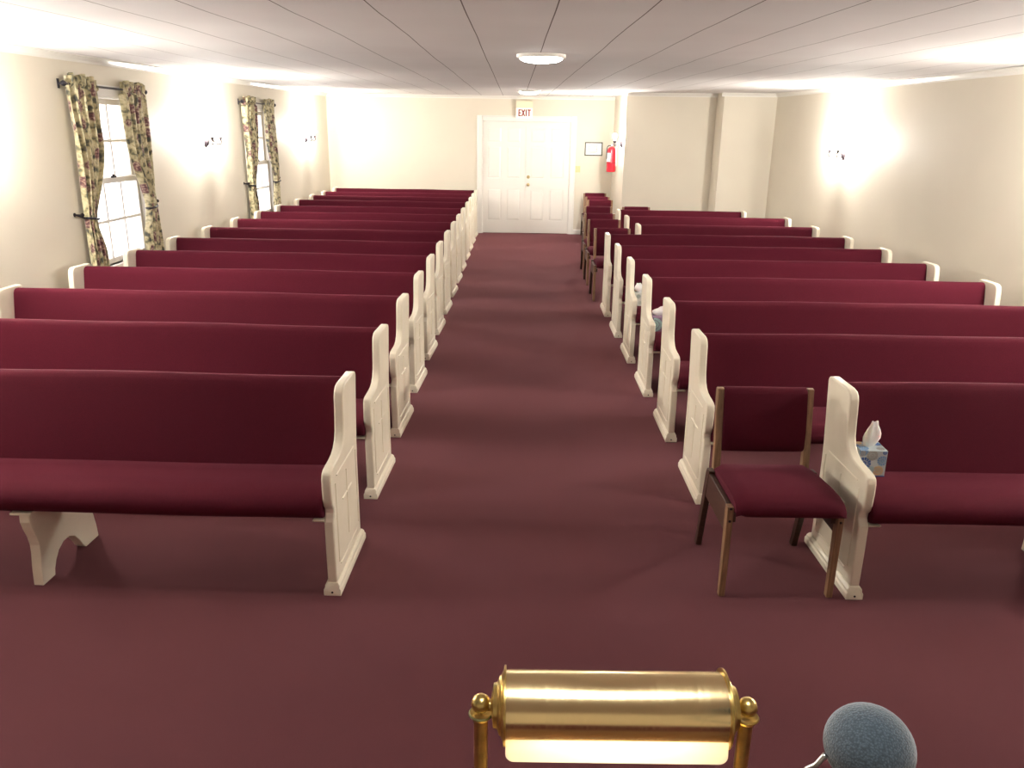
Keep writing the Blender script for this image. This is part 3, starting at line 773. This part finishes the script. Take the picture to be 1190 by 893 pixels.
# ------------------------------------------------------------------ framed notice, switch, extinguisher
t = thing('framed_notice', 'small dark framed floor plan on the wall right of the doors', 'picture frame', (1.464, YB, 1.571))
bm = B(); w_, h_, b_ = .165, .122, .020
box(bm, -w_, w_, -.018, 0, h_-b_, h_); box(bm, -w_, w_, -.018, 0, -h_, -h_+b_); box(bm, -w_, -w_+b_, -.018, 0, -h_+b_, h_-b_); box(bm, w_-b_, w_, -.018, 0, -h_+b_, h_-b_)
bm_obj('frame', bm, M['green_frame'], t, bevel=.002)
bm = B(); box(bm, -w_+b_, w_-b_, -.008, -.002, -h_+b_, h_-b_); pp = bm_obj('paper', bm, M['paper'], t)
bm = B()
for (x0, z0, x1, z1) in ((-.09,.045,-.09,-.05),(-.09,-.05,.06,-.05),(.06,-.05,.06,.045),(-.09,.045,-.04,.045),(-.01,.045,.06,.045),(-.03,.045,-.03,0),(-.09,0,-.05,0),(.0,0,.06,0),(-.06,.072,.085,.072),(-.07,-.066,.04,-.066)):
    dx, dz = (.0028, 0) if x0 == x1 else (0, .0028)
    box(bm, min(x0,x1)-dx, max(x0,x1)+dx, -.0086, -.0078, min(z0,z1)-dz, max(z0,z1)+dz)
bm_obj('plan_drawing', bm, M['ink'], pp)
t = thing('light_switch', 'almond double light switch on the wall beside the door casing', 'light switch', (1.175, YB, 1.205))
bm = B(); box(bm, -.055, .055, -.006, 0, -.058, .058); bm_obj('cover_plate', bm, M['almond'], t, bevel=.002)
for x in (-.022, .022):
    bm = B(); prism(bm, [(-.006,.010),(-.017,.004),(-.013,-.006),(-.006,-.010)], x-.005, x+.005); bm_obj('toggle', bm, M['almond'], t)
EX = Vector((1.690, 14.55, 1.205))
t = thing('fire_extinguisher', 'red fire extinguisher hanging on the corridor side wall right of the doors', 'fire extinguisher', EX, R(-2.6))
bm = B(); lathe(bm, [(.066,0),(.076,.008),(.078,.03),(.078,.150),(.0785,.152),(.0785,.158),(.078,.160),(.078,.345),(.074,.372),(.060,.398),(.038,.414),(.024,.420),(.022,.432),(0,.432)], (0,0,0), 'z', 32)
bd = bm_obj('cylinder', bm, M['red'], t, smooth='auto')
bm = B(); lathe(bm, [(.0790,.150),(.0802,.152),(.0802,.160),(.0790,.162)], (0,0,0), 'z', 32, cap=False); bm_obj('strap', bm, M['black'], t)
bm = B(); n = 10; V1 = []; V2 = []
for k in range(n+1):
    a = R(205+70*k/n)-R(20); V1.append(bm.verts.new((.0795*math.cos(a), .0795*math.sin(a), .175))); V2.append(bm.verts.new((.0795*math.cos(a), .0795*math.sin(a), .320)))
for k in range(n): bm.faces.new((V1[k], V1[k+1], V2[k+1], V2[k]))
bm_obj('paper_label', bm, M['paper'], bd, smooth=True)
bm = B(); lathe(bm, [(.020,.430),(.020,.458),(.012,.462),(0,.462)], (0,0,0), 'z', 16)
vb = bm_obj('valve', bm, M['steel'], t, smooth='auto')
bm = B(); tube(bm, bez([(-.02,0,.452),(.02,0,.468),(.07,-.005,.500),(.10,-.01,.512)], 4), .0075, 8); bm_obj('carry_handle', bm, M['steel'], vb, smooth=True)
bm = B(); tube(bm, bez([(-.02,0,.444),(.03,0,.450),(.075,-.005,.462)], 4), .006, 8); bm_obj('lever', bm, M['black'], vb, smooth=True)
bm = B(); tube(bm, bez([(-.015,-.02,.445),(-.06,-.045,.44),(-.082,-.055,.40),(-.085,-.050,.30),(-.082,-.05,.22)], 5), .008, 8); bm_obj('hose', bm, M['black'], t, smooth=True)
bm = B(); box(bm, .074, .100, -.02, .02, .10, .42); bm_obj('wall_bracket', bm, M['steel'], t)

# ------------------------------------------------------------------ lectern, brass lamp and microphone close to the camera
t = thing('lectern', 'walnut lectern standing on the platform below the frame of the photo', 'lectern', (.11, .40, .18))
bm = B(); prism(bm, [(-.16,0),(.26,0),(.26,.78),(-.16,.70)], -.26, .26); bm_obj('body', bm, M['lectern_wood'], t, bevel=.004)
bm = B(); prism(bm, [(-.20,.705),(-.20,.735),(.255,.825),(.345,.825),(.345,.790),(.255,.788)], -.31, .31); bm_obj('desk_top', bm, M['lectern_wood'], t, bevel=.004)
bm = B(); box(bm, -.28, .28, -.18, .28, 0, .05); bm_obj('plinth', bm, M['lectern_wood'], t, bevel=.006)
TOPZ = .18+.825
LX, LYY, LZ = .1125, .700, 1.2665
lamp = thing('desk_lamp', 'brass desk lamp with a horizontal cylinder shade at the bottom of the photo', 'lamp', (LX, LYY, TOPZ))
LZ -= TOPZ
HW = .1147; RR = .0362
# shade: open roll, its slot facing down toward the reader
bm = B(); n = 44; rings = []
A0, A1 = R(-118), R(210)     # angle measured from +y (away) upward
def arc_pt(a, r): return (r*math.cos(a), LZ + r*math.sin(a))
xs = [-HW, -HW+.002] + [-HW+2*HW*i/12 for i in range(1, 12)] + [HW-.002, HW]
A0, A1 = R(-60), R(205)
outer = [arc_pt(A0+(A1-A0)*i/n, RR) for i in range(n+1)]; inner = [arc_pt(A0+(A1-A0)*i/n, RR-.0012) for i in range(n+1)][::-1]
prism(bm, outer+inner, -HW, HW)
bm_obj('shade', bm, M['brass'], lamp, smooth='auto', angle=40)
# cream lip hanging from the near lower edge
p0 = arc_pt(R(202), RR-.0022); dirv = Vector((-.12, -.993))
FLW, FLH = HW-.001, .0275
bm = B(); c_r = .009; pts = [(-FLW, 0)]
for k in range(7): a = PI+PI/2*k/6; pts.append((-FLW+c_r+c_r*math.cos(a), FLH-c_r-c_r*math.sin(a)))
for k in range(7): a = -PI/2+PI/2*k/6; pts.append((FLW-c_r+c_r*math.cos(a), FLH-c_r-c_r*math.sin(a)))
pts.append((FLW, 0))
F1 = [bm.verts.new((x, p0[0]+dirv.x*tt, p0[1]+dirv.y*tt)) for x, tt in pts]
nrm = Vector((dirv.y, -dirv.x))*.0012
F2 = [bm.verts.new((x, p0[0]+dirv.x*tt+nrm.x, p0[1]+dirv.y*tt+nrm.y)) for x, tt in pts]
bm.faces.new(F1); bm.faces.new(F2[::-1])
for i in range(len(pts)): bm.faces.new((F1[i], F1[(i+1) % len(pts)], F2[(i+1) % len(pts)], F2[i]))
bm_obj('shade_lip', bm, M['flap'], lamp)['label'] = 'cream lower lip of the shade'
for s in (-1, 1):
    bm = B(); lathe(bm, [(RR+.0040, s*(HW-.001)),(RR+.0040, s*(HW+.0010)),(RR-.001, s*(HW+.002)),(RR-.006, s*(HW+.004)),(RR-.007, s*(HW+.006)),(RR-.013, s*(HW+.008)),(RR-.014, s*(HW+.012)),(.011, s*(HW+.014)),(.006, s*(HW+.015)),(.006, s*(HW+.021)),(0, s*(HW+.021))], (0, 0, LZ), 'x', 40)
    bm_obj('end_cap', bm, M['old_brass'], lamp, smooth='auto', angle=28)
    bx = s*(HW+.0252)
    bm = B(); lathe(bm, [(0,-.0105),(.005,-.0092),(.0085,-.006),(.0105,0),(.0085,.006),(.005,.0092),(0,.0105)], (bx, 0, LZ+.002), 'z', 20)
    bm_obj('swivel_ball', bm, M['old_brass'], lamp, smooth=True)
    bm = B(); lathe(bm, [(.006,LZ-.010),(.0115,LZ-.009),(.0120,LZ-.012),(.0100,LZ-.0155),(.0075,LZ-.017),(.0072,.012),(.0075,.010)], (bx, 0, 0), 'z', 20)
    pst = bm_obj('support_post', bm, M['old_brass'], lamp, smooth='auto', angle=28)
    bm = B(); lathe(bm, [(.0118,LZ-.0088),(.0132,LZ-.0105),(.0118,LZ-.0122)], (bx, 0, 0), 'z', 20, cap=False)
    bm_obj('collar', bm, M['verdigris'] if s < 0 else M['old_brass'], pst, smooth=True)
bm = B(); prism(bm, [(-.05,0),(.040,0),(.040,.008),(.034,.013),(-.044,.013),(-.05,.008)], -HW-.055, HW+.055); bm_obj('lamp_base', bm, M['old_brass'], lamp, bevel=.002)
# lit tube inside the shade
bm = B(); lathe(bm, [(0,-.085),(.007,-.085),(.009,-.080),(.009,.080),(.007,.085),(0,.085)], (0, .004, LZ+.004), 'x', 16)
bm_obj('lamp_tube', bm, M['tube'], lamp, smooth='auto')
bm = B(); lathe(bm, [(0,.084),(.007,.084),(.007,HW+.001),(0,HW+.001)], (0, .004, LZ+.004), 'x', 12)
lathe(bm, [(0,-.084),(.007,-.084),(.007,-HW-.001),(0,-HW-.001)], (0, .004, LZ+.004), 'x', 12)
bm_obj('lamp_socket', bm, M['old_brass'], lamp, smooth='auto')
# microphone
mic = thing('microphone', 'gooseneck microphone with a round grey blue foam cover right of the brass lamp', 'microphone', (.345, .46, 1.005))
mc = Vector((.283, .512, 1.386)) - Vector((.345, .46, 1.005))
ax = Vector((.45, .55, .70)).normalized()
bm = B(); nn2, mm2 = 32, 20; rot = ax.to_track_quat('Z', 'Y').to_matrix()
rings = []
for j in range(mm2+1):
    th = PI*j/mm2; rr = .0338*math.sin(th); tz_ = -.0325*math.cos(th)
    if j in (0, mm2): rings.append([bm.verts.new(mc + rot @ Vector((0,0,tz_)))])
    else: rings.append([bm.verts.new(mc + rot @ Vector((rr*math.cos(2*PI*k/nn2), rr*math.sin(2*PI*k/nn2), tz_))) for k in range(nn2)])
for A, C in zip(rings, rings[1:]):
    for k in range(nn2):
        k2 = (k+1) % nn2
        bm.faces.new((A[0], C[k], C[k2]) if len(A) == 1 else ((A[k], A[k2], C[0]) if len(C) == 1 else (A[k], A[k2], C[k2], C[k])))
bm_obj('foam_windscreen', bm, M['foam'], mic, smooth=True)
bm = B(); a_ = mc - ax*.030; b_ = mc - ax*.045
tube(bm, [a_, mc-ax*.038, b_], [.010,.010,.007], 14); bm_obj('capsule_housing', bm, M['black'], mic, smooth='auto')
bm = B(); tube(bm, bez([b_, b_-ax*.05+Vector((0,0,-.02)), Vector((-.01,-.03,.18)), Vector((0,0,.03))], 10), .0045, 10); bm_obj('gooseneck', bm, M['black'], mic, smooth=True)
bm = B(); lathe(bm, [(.028,-.035),(.028,.012),(.012,.02),(.008,.03),(0,.03)], (0,0,0), 'z', 20); bm_obj('mount', bm, M['black'], mic, smooth='auto')
bm = B(); c0 = mc + Vector((-.034,-.002,-.006)); tube(bm, bez([c0, c0+Vector((-.006,0,-.010)), c0+Vector((-.012,.004,-.022)), c0+Vector((-.004,.0,-.045)), b_], 6), .0022, 8)
bm_obj('wire_clip', bm, M['steel'], mic, smooth=True)

# remaining prototypes are all placed; nothing hidden is left behind
